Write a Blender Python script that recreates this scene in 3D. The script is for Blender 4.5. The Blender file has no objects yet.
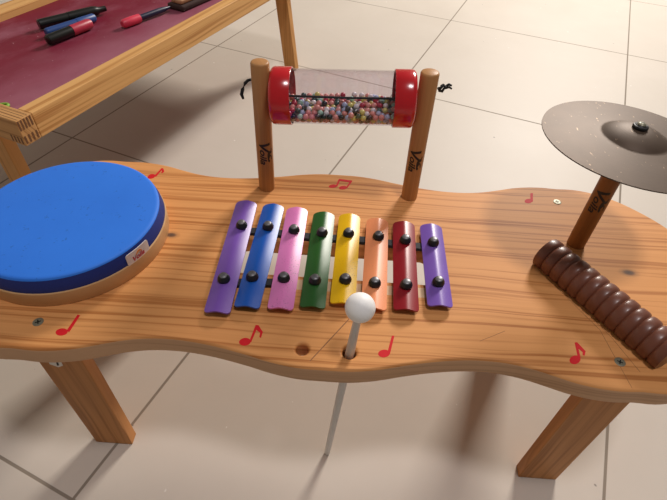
import bpy, bmesh, math, random, json
from mathutils import Vector, Matrix
WORLD = .15
EXPO = 0.0
LAMPS = [('ceiling_lamp', (.45, -.35, 2.6), (.3, .3), 19, (1, .94, .96), (0, 0, 0)),
         ('far_lamp', (1.6, 3.3, 2.35), (.8, .8), 158, (1, .93, .85), (0, .2, 0))]
CAM_LOC = [0.00767,-0.38562,0.64898]
CAM_ROT = [[0.997726,-0.065825,0.014499],[0.056818,0.705634,-0.706295],[0.036261,0.705512,0.707769]]
NOTES = [[[[-245.9,-127.3],[-245.5,-128.7],[-245.7,-130.2],[-246.6,-131.4],[-248.1,-132.3],[-249.9,-132.8],[-251.8,-132.8],[-253.7,-132.3],[-255.3,-131.4],[-256.4,-130.2],[-256.9,-128.7],[-256.7,-127.3],[-255.8,-126.1],[-254.3,-125.1],[-252.5,-124.6],[-250.5,-124.6],[-248.6,-125.1],[-247.0,-126.1]],[[-247.3,-126.1],[-245.1,-107.6],[-242.2,-108.3],[-244.2,-128.7]]],[[[-71.8,-124.2],[-71.7,-125.8],[-72.2,-127.3],[-73.3,-128.6],[-74.9,-129.5],[-76.7,-130.0],[-78.6,-129.9],[-80.3,-129.4],[-81.6,-128.3],[-82.4,-127.0],[-82.6,-125.4],[-82.0,-123.9],[-80.9,-122.6],[-79.3,-121.6],[-77.5,-121.1],[-75.6,-121.2],[-73.9,-121.8],[-72.5,-122.9]],[[-73.1,-124.9],[-70.3,-105.5],[-67.6,-105.5],[-71.1,-125.6]],[[-70.2,-105.5],[-67.4,-105.5],[-62.0,-113.1],[-62.7,-119.9],[-64.5,-119.3],[-64.4,-114.4],[-68.4,-111.3]]],[[[60.4,-126.9],[60.1,-128.4],[59.2,-129.9],[57.8,-131.1],[56.0,-131.9],[54.1,-132.3],[52.3,-132.1],[50.8,-131.4],[49.7,-130.3],[49.3,-129.0],[49.5,-127.4],[50.4,-126.0],[51.8,-124.8],[53.6,-123.9],[55.6,-123.6],[57.4,-123.7],[58.9,-124.4],[60.0,-125.5]],[[57.8,-127.7],[62.8,-107.0],[65.3,-107.0],[60.5,-128.0]]],[[[241.6,-118.3],[241.1,-120.0],[240.0,-121.7],[238.4,-123.3],[236.6,-124.5],[234.6,-125.2],[232.8,-125.3],[231.3,-124.8],[230.4,-123.8],[230.2,-122.4],[230.6,-120.7],[231.7,-119.0],[233.2,-117.4],[235.1,-116.2],[237.1,-115.4],[239.0,-115.3],[240.4,-115.8],[241.3,-116.8]],[[239.2,-119.2],[241.3,-100.5],[243.8,-99.8],[241.9,-117.9]],[[241.6,-100.5],[243.8,-99.8],[249.1,-109.7],[246.7,-114.8],[244.8,-114.5],[245.9,-110.9],[241.9,-106.1]]],[[[-2.4,123.6],[-2.6,122.3],[-3.4,121.0],[-4.8,119.8],[-6.5,119.0],[-8.4,118.5],[-10.2,118.5],[-11.7,118.9],[-12.7,119.7],[-13.2,120.9],[-13.0,122.2],[-12.2,123.5],[-10.9,124.6],[-9.2,125.5],[-7.3,126.0],[-5.5,126.0],[-3.9,125.5],[-2.9,124.7]],[[10.9,121.8],[10.7,120.4],[9.8,119.0],[8.5,117.8],[6.8,117.0],[4.9,116.5],[3.1,116.5],[1.6,117.0],[0.5,117.9],[0.1,119.1],[0.3,120.4],[1.1,121.8],[2.4,123.0],[4.2,123.9],[6.1,124.4],[7.9,124.4],[9.4,123.9],[10.4,123.0]],[[-4.2,122.2],[-1.4,137.2],[1.3,137.0],[-2.0,122.0]],[[9.1,120.6],[14.5,135.3],[17.0,135.2],[11.1,120.4]],[[-1.4,134.5],[-0.6,138.8],[17.1,136.9],[16.1,132.5]]],[[[251.1,118.7],[250.5,117.1],[249.3,115.5],[247.7,114.2],[245.8,113.3],[244.0,112.8],[242.3,113.0],[241.0,113.6],[240.3,114.8],[240.3,116.2],[240.8,117.9],[242.0,119.4],[243.6,120.8],[245.5,121.8],[247.4,122.2],[249.1,122.1],[250.3,121.4],[251.0,120.2]],[[247.7,116.9],[251.8,134.3],[255.3,134.6],[251.0,116.8]]],[[[-241.1,121.1],[-240.6,119.4],[-240.7,117.6],[-241.3,115.9],[-242.5,114.5],[-243.9,113.6],[-245.5,113.2],[-247.1,113.5],[-248.5,114.3],[-249.5,115.6],[-250.0,117.3],[-249.9,119.1],[-249.3,120.8],[-248.2,122.2],[-246.7,123.2],[-245.1,123.5],[-243.5,123.3],[-242.1,122.4]],[[-242.3,118.7],[-238.0,137.4],[-235.5,137.2],[-239.2,118.1]],[[-238.2,137.1],[-235.7,137.6],[-231.9,130.4],[-233.8,126.2],[-235.3,127.8],[-235.1,130.5]]]]
SCRATCH = [[[20.6,-90.5],[-13.8,-141.6]],[[148.3,-106.3],[175.2,-92.2]],[[228.0,-2.3],[271.6,-83.0]],[[271.6,-83.0],[279.7,-146.4]],[[232.6,-1.9],[280.5,-91.9]],[[280.5,-91.9],[293.7,-128.9]]]
BARS = [[-110.5,70.3,-109.3,-99.8,-107.5,23.4,-110.3,-58.8],[-76.9,67.4,-81.7,-90.6,-77.2,24.1,-81.7,-53.7],[-47.7,64.0,-48.3,-90.0,-46.9,21.3,-49.1,-52.2],[-14.8,58.7,-16.7,-85.4,-14.6,19.9,-16.7,-52.6],[16.1,58.3,13.2,-78.2,15.6,21.6,14.6,-48.7],[49.4,53.5,44.6,-82.1,49.6,19.7,45.3,-50.9],[80.5,51.0,77.2,-80.9,80.1,16.7,77.9,-50.5],[112.5,49.5,112.1,-73.0,111.7,15.8,111.8,-43.9]]
BEADS = [[-19.7,-20.8,-12.6],[-45.4,22.0,-10.2],[-56.7,-22.5,-9.1],[-20.1,0.9,-8.2],[6.1,-12.8,-6.3],[-47.7,-17.8,-7.7],[42.5,-21.8,-10.7],[-13.3,-20.8,-12.6],[-29.3,17.8,-6.7],[48.8,-22.3,-9.7],[-69.3,-21.5,-11.3],[-63.0,-21.9,-10.4],[-39.0,-20.6,-12.8],[-39.5,-4.5,-6.5],[46.6,-10.1,-8.8],[-26.8,-12.2,-6.3],[55.1,-22.7,-8.7],[-45.4,-20.5,-13.0],[69.3,-23.6,-5.7],[17.9,-22.1,-10.0],[10.0,-22.7,-8.6],[-57.0,12.1,-6.9],[-0.3,-20.7,-12.8],[55.9,-10.5,-6.9],[36.1,-21.4,-11.4],[-6.9,-20.7,-12.7],[-32.6,-20.7,-12.7],[64.4,-22.3,-9.6],[29.8,-20.9,-12.3],[-0.7,22.6,-9.0],[-26.2,-20.8,-12.6],[-66.8,-16.6,-8.1],[62.5,-4.6,-6.4],[21.7,-17.6,-7.5],[-52.2,-20.3,-13.4],[-7.0,22.2,-9.9],[9.6,11.1,-7.4],[42.9,4.6,-5.5],[21.5,-3.7,-7.1],[23.2,-20.4,-13.1],[12.2,22.9,-8.2],[27.9,-3.6,-6.9],[15.1,-5.4,-7.4],[34.3,-3.7,-6.8],[2.2,-3.0,-7.4],[-32.8,7.2,-11.1],[40.7,-3.9,-6.7],[20.5,22.6,-8.8],[-47.3,1.9,-8.7],[-66.7,-1.2,-7.9],[-13.4,22.0,-10.3],[-13.0,7.4,-11.4],[-54.0,-16.9,-7.9],[13.9,-17.7,-7.7],[-66.2,17.3,-6.6],[47.1,-4.1,-6.6],[-26.5,1.0,-8.1],[23.2,11.3,-7.6],[-3.9,-15.3,-11.0],[2.6,-15.2,-11.1],[-30.2,-15.0,-11.1],[-17.0,-15.2,-11.0],[-23.6,-15.1,-11.0],[6.1,-20.5,-13.1],[-10.4,-15.3,-10.9],[-36.8,-14.8,-11.3],[33.0,-15.9,-10.1],[59.5,-20.4,-13.2],[39.4,-16.3,-9.4],[-62.1,4.2,-7.7],[-6.5,7.6,-11.4],[29.8,10.9,-7.9],[-19.8,21.9,-10.5],[-60.4,-16.4,-8.4],[62.0,-16.3,-9.1],[8.5,-3.5,-7.3],[69.3,-20.4,-13.2],[26.7,-15.5,-10.9],[69.3,-3.0,-7.1],[-69.3,9.1,-9.1],[56.3,-2.9,-6.5],[-43.5,-14.4,-11.6],[67.2,9.8,-6.7],[36.2,10.4,-8.2],[27.3,-9.2,-9.9],[-36.4,-8.4,-10.5],[-53.0,-3.9,-7.0],[13.0,-20.1,-13.6],[-46.9,-11.5,-7.0],[69.3,18.5,-7.4],[-0.8,2.6,-7.5],[-39.0,22.0,-10.4],[-10.8,-8.8,-10.4],[-17.2,-8.6,-10.4],[33.6,-9.5,-9.6],[-4.3,-8.8,-10.5],[-39.0,15.3,-11.0],[-60.4,-9.9,-8.1],[-54.1,-10.5,-7.5],[-32.6,14.9,-11.4],[30.6,17.3,-7.5],[-42.8,-8.1,-10.6],[-26.2,14.8,-11.5],[-59.1,-1.3,-9.1],[40.1,-9.8,-9.3],[69.3,-9.3,-8.4],[-69.3,23.2,-7.2],[53.2,-19.8,-14.1],[-19.6,14.6,-11.6],[37.1,16.8,-8.2],[-58.6,-19.6,-14.4],[27.3,22.4,-9.3],[46.9,-19.1,-15.0],[64.4,-17.9,-16.5],[-63.2,10.7,-7.9],[67.4,3.2,-7.6],[-13.1,14.3,-11.8],[-52.0,9.1,-9.4],[-51.3,20.9,-12.4],[54.6,3.2,-7.4],[-66.0,-18.5,-15.8],[40.6,-18.5,-15.8],[-67.3,-9.2,-9.0],[12.1,1.8,-8.1],[-26.2,21.9,-10.6],[2.1,-8.8,-10.5],[-6.7,14.3,-11.9],[50.3,-5.8,-11.9],[49.8,16.1,-9.7],[34.2,-17.9,-16.4],[15.3,-15.9,-18.4],[5.7,2.4,-7.8],[27.9,-17.2,-17.2],[61.7,-9.9,-9.9],[21.6,-16.5,-17.9],[-23.6,-8.5,-10.5],[43.4,16.5,-8.9],[-48.5,-17.0,-17.4],[-4.1,1.9,-12.9],[-3.8,-17.3,-17.1],[56.1,15.6,-10.4],[24.8,2.0,-7.7],[-16.5,-17.4,-17.0],[-10.1,-17.4,-17.0],[-22.9,-17.4,-17.0],[-29.3,-17.3,-17.0],[18.5,1.8,-8.4],[19.6,15.1,-11.2],[9.0,-16.9,-17.5],[-35.7,-17.2,-17.1],[49.0,9.7,-9.2],[-42.1,-17.1,-17.3],[2.6,-17.1,-17.3],[13.1,15.1,-11.1],[58.4,-16.2,-18.1],[37.6,1.6,-7.6],[31.2,1.8,-7.7],[-32.6,21.9,-10.6],[20.7,-9.3,-10.2],[48.3,2.1,-7.8],[-69.3,-14.5,-19.5],[65.1,21.6,-11.2],[-61.1,-15.5,-18.7],[-54.7,-16.1,-18.2],[-30.0,-8.5,-10.5],[69.3,-14.8,-19.2],[-45.8,8.0,-10.8],[-0.3,14.5,-11.7],[52.1,-15.5,-18.7],[-10.5,1.9,-13.4],[51.4,4.9,-12.7],[62.9,15.5,-11.2],[-63.8,22.1,-10.2],[-39.5,1.7,-7.9],[61.8,8.7,-10.0],[-54.0,2.4,-8.5],[-50.2,-13.9,-12.1],[65.6,-5.3,-11.9],[16.0,20.6,-12.9],[-36.3,2.4,-13.4],[45.8,-14.6,-19.4],[8.6,-8.8,-10.7],[6.1,14.8,-11.4],[69.3,-16.7,-8.0],[49.8,-14.0,-12.7],[-16.9,1.9,-13.6],[60.8,1.4,-8.1],[-47.1,15.2,-12.9],[43.5,-13.4,-13.3],[39.5,-13.8,-20.0],[9.3,-15.2,-11.3],[-7.4,-3.7,-12.8],[-23.3,2.1,-13.6],[56.2,-14.0,-12.3],[-13.8,-3.6,-12.8],[34.0,22.1,-10.2],[-20.2,-3.5,-12.9],[56.7,-6.4,-11.8],[-1.0,-3.7,-12.9],[33.2,-12.9,-20.6],[-33.0,-3.3,-12.9],[-69.3,3.4,-12.0],[14.5,-11.1,-10.3],[63.5,-11.7,-21.3],[43.9,-5.3,-12.2],[-60.5,15.5,-11.1],[-42.9,2.8,-13.2],[40.3,21.6,-11.0],[-69.3,20.5,-13.0],[2.5,19.9,-13.9],[59.3,20.3,-13.4],[31.1,-4.2,-12.6],[-11.2,-12.4,-20.9],[-17.6,-12.4,-20.9],[54.0,-0.9,-13.7],[-24.0,-12.4,-20.9],[-4.8,-12.3,-20.9],[11.9,-3.8,-12.8],[18.3,-3.7,-12.7],[26.9,-12.2,-21.0],[-30.4,-12.4,-20.9],[-42.2,19.1,-15.1],[55.4,9.2,-9.7],[1.6,-12.0,-21.1],[-29.8,2.1,-13.5],[45.0,5.4,-12.4],[-36.8,-12.2,-21.0],[56.1,-11.3,-21.5],[-39.4,-3.2,-12.8],[7.9,-11.8,-21.2],[-43.2,-12.1,-21.1],[37.5,-4.7,-12.4],[20.6,-11.3,-21.5],[24.7,-3.9,-12.6],[52.9,20.7,-12.8],[-69.3,-13.7,-13.2],[-57.5,6.8,-11.6],[-49.6,-11.9,-21.2],[-39.2,7.5,-10.9],[46.6,21.2,-11.9],[69.3,13.6,-11.5],[49.8,-10.4,-22.0],[-10.2,19.1,-15.0],[-19.7,7.2,-11.3],[-63.6,0.7,-13.2],[-63.0,-5.5,-12.0],[-16.6,18.9,-15.3],[-49.8,-7.5,-11.2],[-56.8,-11.1,-21.6],[14.2,-10.7,-21.8],[-16.6,10.6,-15.7],[-69.3,-4.4,-12.8],[66.5,-13.1,-12.7],[-3.9,19.3,-14.7],[-26.4,7.1,-11.1],[-63.1,-10.4,-22.0],[26.6,14.8,-11.8],[43.5,-9.3,-22.4],[-23.0,18.9,-15.3],[-35.8,19.0,-15.2],[-66.9,14.2,-12.2],[59.9,-10.4,-16.0],[-54.2,14.8,-12.1],[-9.8,10.5,-16.1],[60.6,-1.7,-13.7],[24.2,-11.3,-15.1],[42.7,10.1,-8.7],[5.1,-11.3,-15.5],[-35.9,11.0,-15.2],[37.2,-8.4,-22.8],[19.5,7.5,-11.2],[17.9,-16.2,-12.5],[46.9,-9.0,-16.5],[38.6,6.0,-12.2],[-50.7,4.4,-13.6],[-29.4,18.9,-15.3],[-39.8,-11.0,-15.5],[-63.7,7.1,-13.2],[-33.3,-7.2,-23.2],[-26.9,-7.2,-23.2],[64.1,3.6,-13.1],[-39.8,-7.0,-23.3],[-14.1,-11.5,-15.3],[-56.4,-6.4,-11.8],[-20.4,-7.2,-23.2],[-20.5,-11.5,-15.3],[-26.6,-3.4,-12.9],[32.3,6.6,-11.9],[-46.2,-6.9,-23.3],[-14.0,-7.1,-23.2],[5.5,-3.7,-12.9],[13.0,7.3,-11.3],[-33.3,-11.3,-15.3],[53.2,-9.7,-16.1],[-26.9,-11.4,-15.3],[-7.4,-7.0,-23.3],[-56.6,-13.4,-12.7],[-62.9,-12.9,-13.1],[-57.7,21.2,-11.9],[-7.7,-11.5,-15.3],[30.6,-12.0,-14.6],[30.9,-7.5,-23.1],[-1.3,-11.5,-15.4],[69.3,-0.1,-12.8],[28.5,1.6,-13.6],[0.1,7.6,-11.4],[-1.0,-6.6,-23.4],[37.0,-12.6,-14.0],[-3.3,10.7,-16.0],[-52.5,-6.6,-23.4],[34.9,1.0,-13.7],[45.9,12.9,-13.7],[-52.1,-1.8,-13.1],[33.1,14.1,-12.5],[51.0,2.2,-18.5],[57.7,4.3,-12.9],[-45.8,-2.9,-12.8],[25.9,7.0,-11.5],[11.5,-11.1,-16.0],[8.8,20.5,-13.1],[69.3,-9.3,-22.5],[5.4,-6.2,-23.5],[69.3,7.3,-12.2],[-42.8,-5.4,-17.9],[-69.3,-8.9,-22.6],[41.2,0.3,-13.7],[24.6,-6.7,-23.4],[57.4,1.4,-18.6],[-46.3,-10.3,-15.8],[-49.2,-4.8,-18.1],[19.2,6.1,-17.4],[52.2,12.3,-14.3],[-33.0,-0.6,-18.7],[8.7,1.8,-13.5],[39.5,13.5,-13.1],[22.1,1.8,-13.7],[-39.4,-0.0,-18.8],[9.8,11.5,-15.5],[-53.2,-9.5,-16.5],[2.3,1.9,-13.2],[-23.1,10.8,-15.4],[25.7,16.0,-18.3],[-36.4,-6.0,-17.7],[-26.6,-0.5,-18.7],[12.8,6.3,-17.6],[15.1,-5.4,-18.0],[5.4,-0.3,-18.5],[-30.0,-6.3,-17.7],[-46.0,6.7,-17.2],[18.2,-5.7,-23.6],[47.6,-0.3,-13.7],[44.4,-3.3,-18.4],[-23.6,-6.4,-17.7],[44.6,3.1,-18.4],[6.5,7.5,-11.6],[18.7,-0.1,-18.8],[27.8,-6.6,-17.6],[-20.2,-0.7,-18.6],[11.9,-5.0,-23.8],[54.7,7.4,-17.6],[40.5,-8.2,-16.9],[55.3,16.9,-17.5],[23.5,20.0,-13.8],[-19.8,14.9,-19.2],[-13.8,-0.9,-18.6],[-17.2,-6.4,-17.7],[34.2,-7.4,-17.2],[-57.7,17.3,-17.0],[22.8,11.1,-15.3],[-32.9,5.9,-17.6],[-1.0,-0.7,-18.6],[61.7,16.4,-17.9],[-50.8,10.6,-15.5],[-29.5,10.9,-15.3],[-32.6,14.9,-19.2],[45.2,8.1,-22.9],[61.1,6.6,-18.1],[-49.2,-1.2,-24.3],[-10.7,-6.4,-17.8],[17.9,-10.7,-15.7],[60.1,-6.7,-23.4],[21.5,-5.8,-17.8],[69.3,18.9,-15.2],[-59.3,-5.6,-23.7],[-13.2,15.1,-19.1],[-20.1,5.7,-17.8],[-45.4,15.1,-19.0],[16.2,11.3,-15.1],[-7.4,-0.8,-18.6],[-4.3,-6.3,-17.8],[3.3,11.1,-15.8],[15.1,1.7,-13.8],[51.0,13.0,-20.6],[50.8,-4.2,-18.2],[29.2,4.8,-23.8],[-51.3,17.0,-17.4],[-21.4,4.2,-23.9],[-60.0,-8.5,-16.7],[-69.3,1.2,-24.3],[64.9,10.8,-15.2],[8.2,0.2,-24.3],[22.9,5.6,-23.7],[-39.0,15.0,-19.1],[-61.9,4.0,-18.4],[32.6,9.9,-22.2],[-53.3,5.5,-23.7],[-30.8,9.6,-22.3],[-24.4,9.6,-22.3],[-69.3,16.4,-17.9],[69.3,1.4,-24.3],[-26.2,14.9,-19.2],[57.8,6.1,-23.5],[0.1,5.6,-17.9],[-61.7,1.3,-24.3],[48.2,1.8,-24.2],[63.7,11.4,-21.4],[36.3,18.9,-15.2],[-15.0,4.2,-23.9],[38.3,3.9,-18.2],[42.6,18.3,-16.0],[11.7,-0.1,-19.0],[-63.8,18.6,-15.6],[-8.6,4.3,-23.9],[-55.9,12.5,-20.8],[30.0,19.5,-14.5],[-23.7,-1.8,-24.2],[42.0,8.9,-16.8],[4.1,5.1,-23.8],[-57.4,1.2,-14.8],[58.6,11.6,-14.8],[-2.2,4.7,-23.8],[31.9,4.7,-18.0],[-43.5,9.9,-22.2],[-59.3,7.6,-23.1],[29.1,10.5,-15.9],[12.6,17.3,-17.1],[38.9,9.0,-22.6],[69.3,-8.5,-16.1],[-27.8,4.2,-23.9],[-4.5,-1.3,-24.3],[25.6,5.5,-17.9],[69.3,14.3,-19.6],[38.4,14.6,-19.4],[-59.5,11.2,-15.7],[31.7,-1.7,-18.7],[-6.7,15.4,-18.8],[-62.0,-2.4,-18.7],[-5.2,10.1,-22.1],[32.1,15.3,-18.8],[69.3,3.9,-18.1],[-42.3,11.4,-14.9],[19.0,17.1,-17.3],[49.0,17.6,-16.7],[57.1,-5.0,-18.0],[8.7,-5.7,-18.0],[-40.6,4.5,-23.9],[57.3,12.0,-21.1],[-65.5,-3.9,-24.0],[63.8,0.7,-18.8],[-30.1,-1.8,-24.2],[-46.9,4.7,-23.8],[-55.4,6.6,-17.7],[-69.3,11.2,-21.6],[-39.5,6.2,-17.5],[20.1,12.1,-21.1],[47.5,-4.5,-23.9],[38.1,-2.5,-18.6],[-42.8,-1.5,-24.3],[53.8,-5.7,-23.6],[16.7,7.1,-23.2],[-10.9,-1.7,-24.2],[-13.5,5.5,-17.8],[6.5,5.9,-17.9],[1.2,10.4,-21.9],[-55.6,-0.4,-24.3],[-34.2,4.3,-23.9],[25.4,-0.8,-18.7],[66.0,-4.1,-24.0],[41.9,2.8,-24.1],[-0.2,15.7,-18.5],[44.7,13.8,-20.0],[34.9,-2.6,-24.2],[54.5,0.7,-24.3],[-6.3,5.4,-17.9],[64.1,5.1,-23.8],[41.2,-3.6,-24.0],[28.6,-1.6,-24.2],[-36.4,-1.7,-24.2],[-63.0,12.3,-20.9],[13.7,12.3,-21.0],[22.2,-0.8,-24.3],[-49.9,10.6,-21.9],[-66.7,-8.8,-16.8],[15.4,0.3,-24.3],[2.2,-6.1,-17.9],[-52.1,1.2,-19.0],[35.5,3.8,-24.0],[-11.6,9.7,-22.3],[7.4,11.4,-21.4],[-69.3,9.3,-15.5],[69.3,8.7,-22.7],[60.8,-0.3,-24.3],[-37.1,9.7,-22.3],[-55.8,-4.0,-18.5],[6.3,16.5,-17.8],[1.9,-0.9,-24.3],[51.5,7.2,-23.2],[-17.3,-1.7,-24.2],[26.3,10.7,-21.8],[-68.3,3.6,-18.3],[-26.5,5.8,-17.7],[-69.3,-2.6,-19.0],[48.3,8.2,-17.2],[-45.8,0.6,-19.0],[35.6,9.7,-16.4],[10.4,6.1,-23.5],[-65.6,6.3,-23.5],[69.3,-2.6,-18.7],[-18.0,9.7,-22.3],[63.7,-5.7,-18.2]]
# ---------------------------------------------------------------- helpers (local units: millimetres)
MM = 0.001
S = bpy.context.scene
COL = S.collection
PI = math.pi
rng = random.Random(11)
HB = 257.6                        # height of the bench top above the floor
TH = 23.5                         # thickness of the bench top


def lin(c):
    return tuple((v / 12.92 if v <= 0.04045 else ((v + 0.055) / 1.055) ** 2.4) for v in c)


def hexc(h):
    return lin([int(h[i:i + 2], 16) / 255 for i in (0, 2, 4)]) + (1.0,)


class NT:
    def __init__(self, name):
        self.m = bpy.data.materials.new(name)
        self.m.use_nodes = True
        self.t = self.m.node_tree
        self.b = self.t.nodes['Principled BSDF']
        self.out = self.t.nodes['Material Output']

    def n(self, typ, **kw):
        nd = self.t.nodes.new(typ)
        for k, v in kw.items():
            if k.startswith('i_'):
                nd.inputs[k[2:].replace('_', ' ')].default_value = v
            else:
                setattr(nd, k, v)
        return nd

    def l(self, a, b):
        self.t.links.new(a, b)

    def math(self, op, a, b=None, c=None):
        nd = self.n('ShaderNodeMath', operation=op)
        for i, v in enumerate((a, b, c)):
            if v is None:
                continue
            if isinstance(v, (int, float)):
                nd.inputs[i].default_value = v
            else:
                self.l(v, nd.inputs[i])
        return nd.outputs[0]

    def coord(self, scale=(1, 1, 1), rot=(0, 0, 0), loc=(0, 0, 0)):
        tc = self.n('ShaderNodeTexCoord')
        mp = self.n('ShaderNodeMapping')
        mp.inputs['Scale'].default_value = scale
        mp.inputs['Rotation'].default_value = rot
        mp.inputs['Location'].default_value = loc
        self.l(tc.outputs['Object'], mp.inputs['Vector'])
        return mp.outputs[0]

    def noise(self, vec, scale, detail=2, rough=.5, dist=0):
        nd = self.n('ShaderNodeTexNoise')
        nd.inputs['Scale'].default_value = scale
        nd.inputs['Detail'].default_value = detail
        nd.inputs['Roughness'].default_value = rough
        nd.inputs['Distortion'].default_value = dist
        self.l(vec, nd.inputs['Vector'])
        return nd.outputs['Fac']

    def ramp(self, fac, stops, interp='LINEAR'):
        nd = self.n('ShaderNodeValToRGB')
        cr = nd.color_ramp
        cr.interpolation = interp
        while len(cr.elements) < len(stops):
            cr.elements.new(.5)
        for e, (p, c) in zip(cr.elements, stops):
            e.position = p
            e.color = c if len(c) == 4 else tuple(c) + (1,)
        self.l(fac, nd.inputs[0])
        return nd.outputs[0]

    def mix(self, fac, a, b, mode='MIX'):
        nd = self.n('ShaderNodeMix', data_type='RGBA', blend_type=mode)
        for s, v in ((nd.inputs[0], fac), (nd.inputs[6], a), (nd.inputs[7], b)):
            if isinstance(v, (int, float)):
                s.default_value = v
            elif isinstance(v, tuple):
                s.default_value = v
            else:
                self.l(v, s)
        return nd.outputs[2]

    def bump(self, h, strength=.2, dist=.001):
        nd = self.n('ShaderNodeBump')
        nd.inputs['Strength'].default_value = strength
        nd.inputs['Distance'].default_value = dist
        self.l(h, nd.inputs['Height'])
        self.l(nd.outputs[0], self.b.inputs['Normal'])

    def base(self, c):
        if isinstance(c, tuple):
            self.b.inputs['Base Color'].default_value = c
        else:
            self.l(c, self.b.inputs['Base Color'])


def wood(name, light, mid, dark, axis=0, freq=85, wob=1.0, rough=.42, across=1, seed=0.0, knots=(), fibre=.35, coat=0.0, amt=.85):
    """sawn softwood: late-wood bands running along `axis`, bent by slow noise, with fine fibres"""
    m = NT(name)
    st = [9.0, 9.0, 9.0]
    st[axis] = 2.2
    v1 = m.noise(m.coord(tuple(st), loc=(seed, seed * .7, seed * 1.3)), 1.0, 3, .5)
    st2 = [40., 40., 40.]
    st2[axis] = 4.
    v2 = m.noise(m.coord(tuple(st2), loc=(seed * 2, seed, 0)), 1.0, 3, .55)
    sep = m.n('ShaderNodeSeparateXYZ')
    tc = m.n('ShaderNodeTexCoord')
    m.l(tc.outputs['Object'], sep.inputs[0])
    rest = [i for i in range(3) if i != axis]
    a = sep.outputs[across]
    o = sep.outputs[[i for i in rest if i != across][0]]
    cv = m.n('ShaderNodeCombineXYZ')
    along = sep.outputs[axis]
    m.l(m.math('MULTIPLY', along, 1.6), cv.inputs[0])
    u = m.math('MULTIPLY_ADD', a, freq, seed)
    u = m.math('MULTIPLY_ADD', o, freq * .5, u)
    u = m.math('MULTIPLY_ADD', v1, 5.0 * wob, u)
    u = m.math('MULTIPLY_ADD', v2, .8 * wob, u)
    m.l(u, cv.inputs[1])
    cv.inputs[2].default_value = seed
    n1 = m.noise(cv.outputs[0], 1.0, 2, .55)
    band = m.ramp(n1, [(.40, (0, 0, 0)), (.52, (.14, .14, .14)), (.59, (.8, .8, .8)), (.64, (1, 1, 1)), (.70, (.4, .4, .4)), (.82, (.15, .15, .15))])
    st3 = [520., 520., 520.]
    st3[axis] = 14.
    fb = m.noise(m.coord(tuple(st3)), 1.0, 2, .6)
    big = m.noise(m.coord((3, 6, 6), loc=(seed, 1, 2)), 1.0, 2)
    amp = m.math('MULTIPLY', band, m.math('MULTIPLY_ADD', big, 1.1, amt - .6))
    c = m.mix(m.math('MULTIPLY_ADD', fb, fibre, -fibre * .5 + .3), hexc(light), hexc(mid))
    c = m.mix(amp, c, hexc(dark))
    for (kx, ky, kz, r) in knots:
        d = m.n('ShaderNodeVectorMath', operation='DISTANCE')
        mp = m.n('ShaderNodeMapping')
        s3 = [1.0, 1.0, 0.0]
        s3[0] = .6
        mp.inputs['Scale'].default_value = s3
        m.l(tc.outputs['Object'], mp.inputs['Vector'])
        m.l(mp.outputs[0], d.inputs[0])
        d.inputs[1].default_value = (kx * MM * .6, ky * MM, 0)
        k = m.ramp(m.math('DIVIDE', d.outputs['Value'], r * MM), [(0, (1, 1, 1)), (.35, (.85, .85, .85)), (.6, (.3, .3, .3)), (1, (0, 0, 0))])
        c = m.mix(k, c, hexc('5a463c'))
    m.base(c)
    m.b.inputs['Roughness'].default_value = rough
    m.b.inputs['Coat Weight'].default_value = coat
    m.b.inputs['Coat Roughness'].default_value = .25
    m.b.inputs['Specular IOR Level'].default_value = .2
    m.bump(fb, .12, .0004)
    return m.m


def plain(name, hexa, rough=.5, metal=0., spec=.5, var=.06, scale=60, coat=0., bump=0.):
    m = NT(name)
    c = hexc(hexa)
    nz = m.noise(m.coord(), scale, 3)
    lo = tuple(max(0, x * (1 - var * 2)) for x in c[:3]) + (1,)
    hi = tuple(min(1, x * (1 + var * 2)) for x in c[:3]) + (1,)
    m.base(m.mix(nz, lo, hi))
    m.b.inputs['Roughness'].default_value = rough
    m.b.inputs['Metallic'].default_value = metal
    m.b.inputs['Specular IOR Level'].default_value = spec
    m.b.inputs['Coat Weight'].default_value = coat
    m.b.inputs['Coat Roughness'].default_value = .15
    if bump:
        m.bump(nz, bump, .0005)
    return m.m


def worn_paint(name, hexa, chips=.0, chip_hex='3a3028', rough=.33, soft=.0):
    m = NT(name)
    c = hexc(hexa)
    nz = m.noise(m.coord(), 35, 3)
    col = m.mix(nz, tuple(x * .9 for x in c[:3]) + (1,), tuple(min(1, x * 1.1) for x in c[:3]) + (1,))
    if chips:
        sp = m.noise(m.coord(), 900, 2, .6)
        zone = m.noise(m.coord(), 45, 2)
        k = m.math('MULTIPLY', m.ramp(sp, [(0, (0, 0, 0)), (.60, (0, 0, 0)), (.66, (1, 1, 1))]),
                   m.ramp(zone, [(.45, (0, 0, 0)), (.6, (chips, chips, chips))]))
        col = m.mix(k, col, hexc(chip_hex))
    m.base(col)
    m.b.inputs['Roughness'].default_value = rough
    m.b.inputs['Specular IOR Level'].default_value = .55
    return m.m


# ---------------------------------------------------------------- mesh builders
def finish(name, bm, mats, parent=None, smooth=True, loc=(0, 0, 0), rot=(0, 0, 0), angle=40, wn=False):
    bmesh.ops.remove_doubles(bm, verts=bm.verts, dist=1e-4)
    bmesh.ops.recalc_face_normals(bm, faces=bm.faces)
    bmesh.ops.scale(bm, vec=(MM, MM, MM), verts=bm.verts)
    me = bpy.data.meshes.new(name)
    bm.to_mesh(me)
    bm.free()
    if not isinstance(mats, (list, tuple)):
        mats = [mats]
    for m in mats:
        me.materials.append(m)
    if smooth:
        for p in me.polygons:
            p.use_smooth = True
        me.set_sharp_from_angle(angle=math.radians(angle))
    o = bpy.data.objects.new(name, me)
    COL.objects.link(o)
    o.location = Vector(loc) * MM
    o.rotation_euler = rot
    if parent:
        o.parent = parent
    if wn:
        o.modifiers.new('face_normals', 'WEIGHTED_NORMAL').keep_sharp = True
    return o


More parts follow.
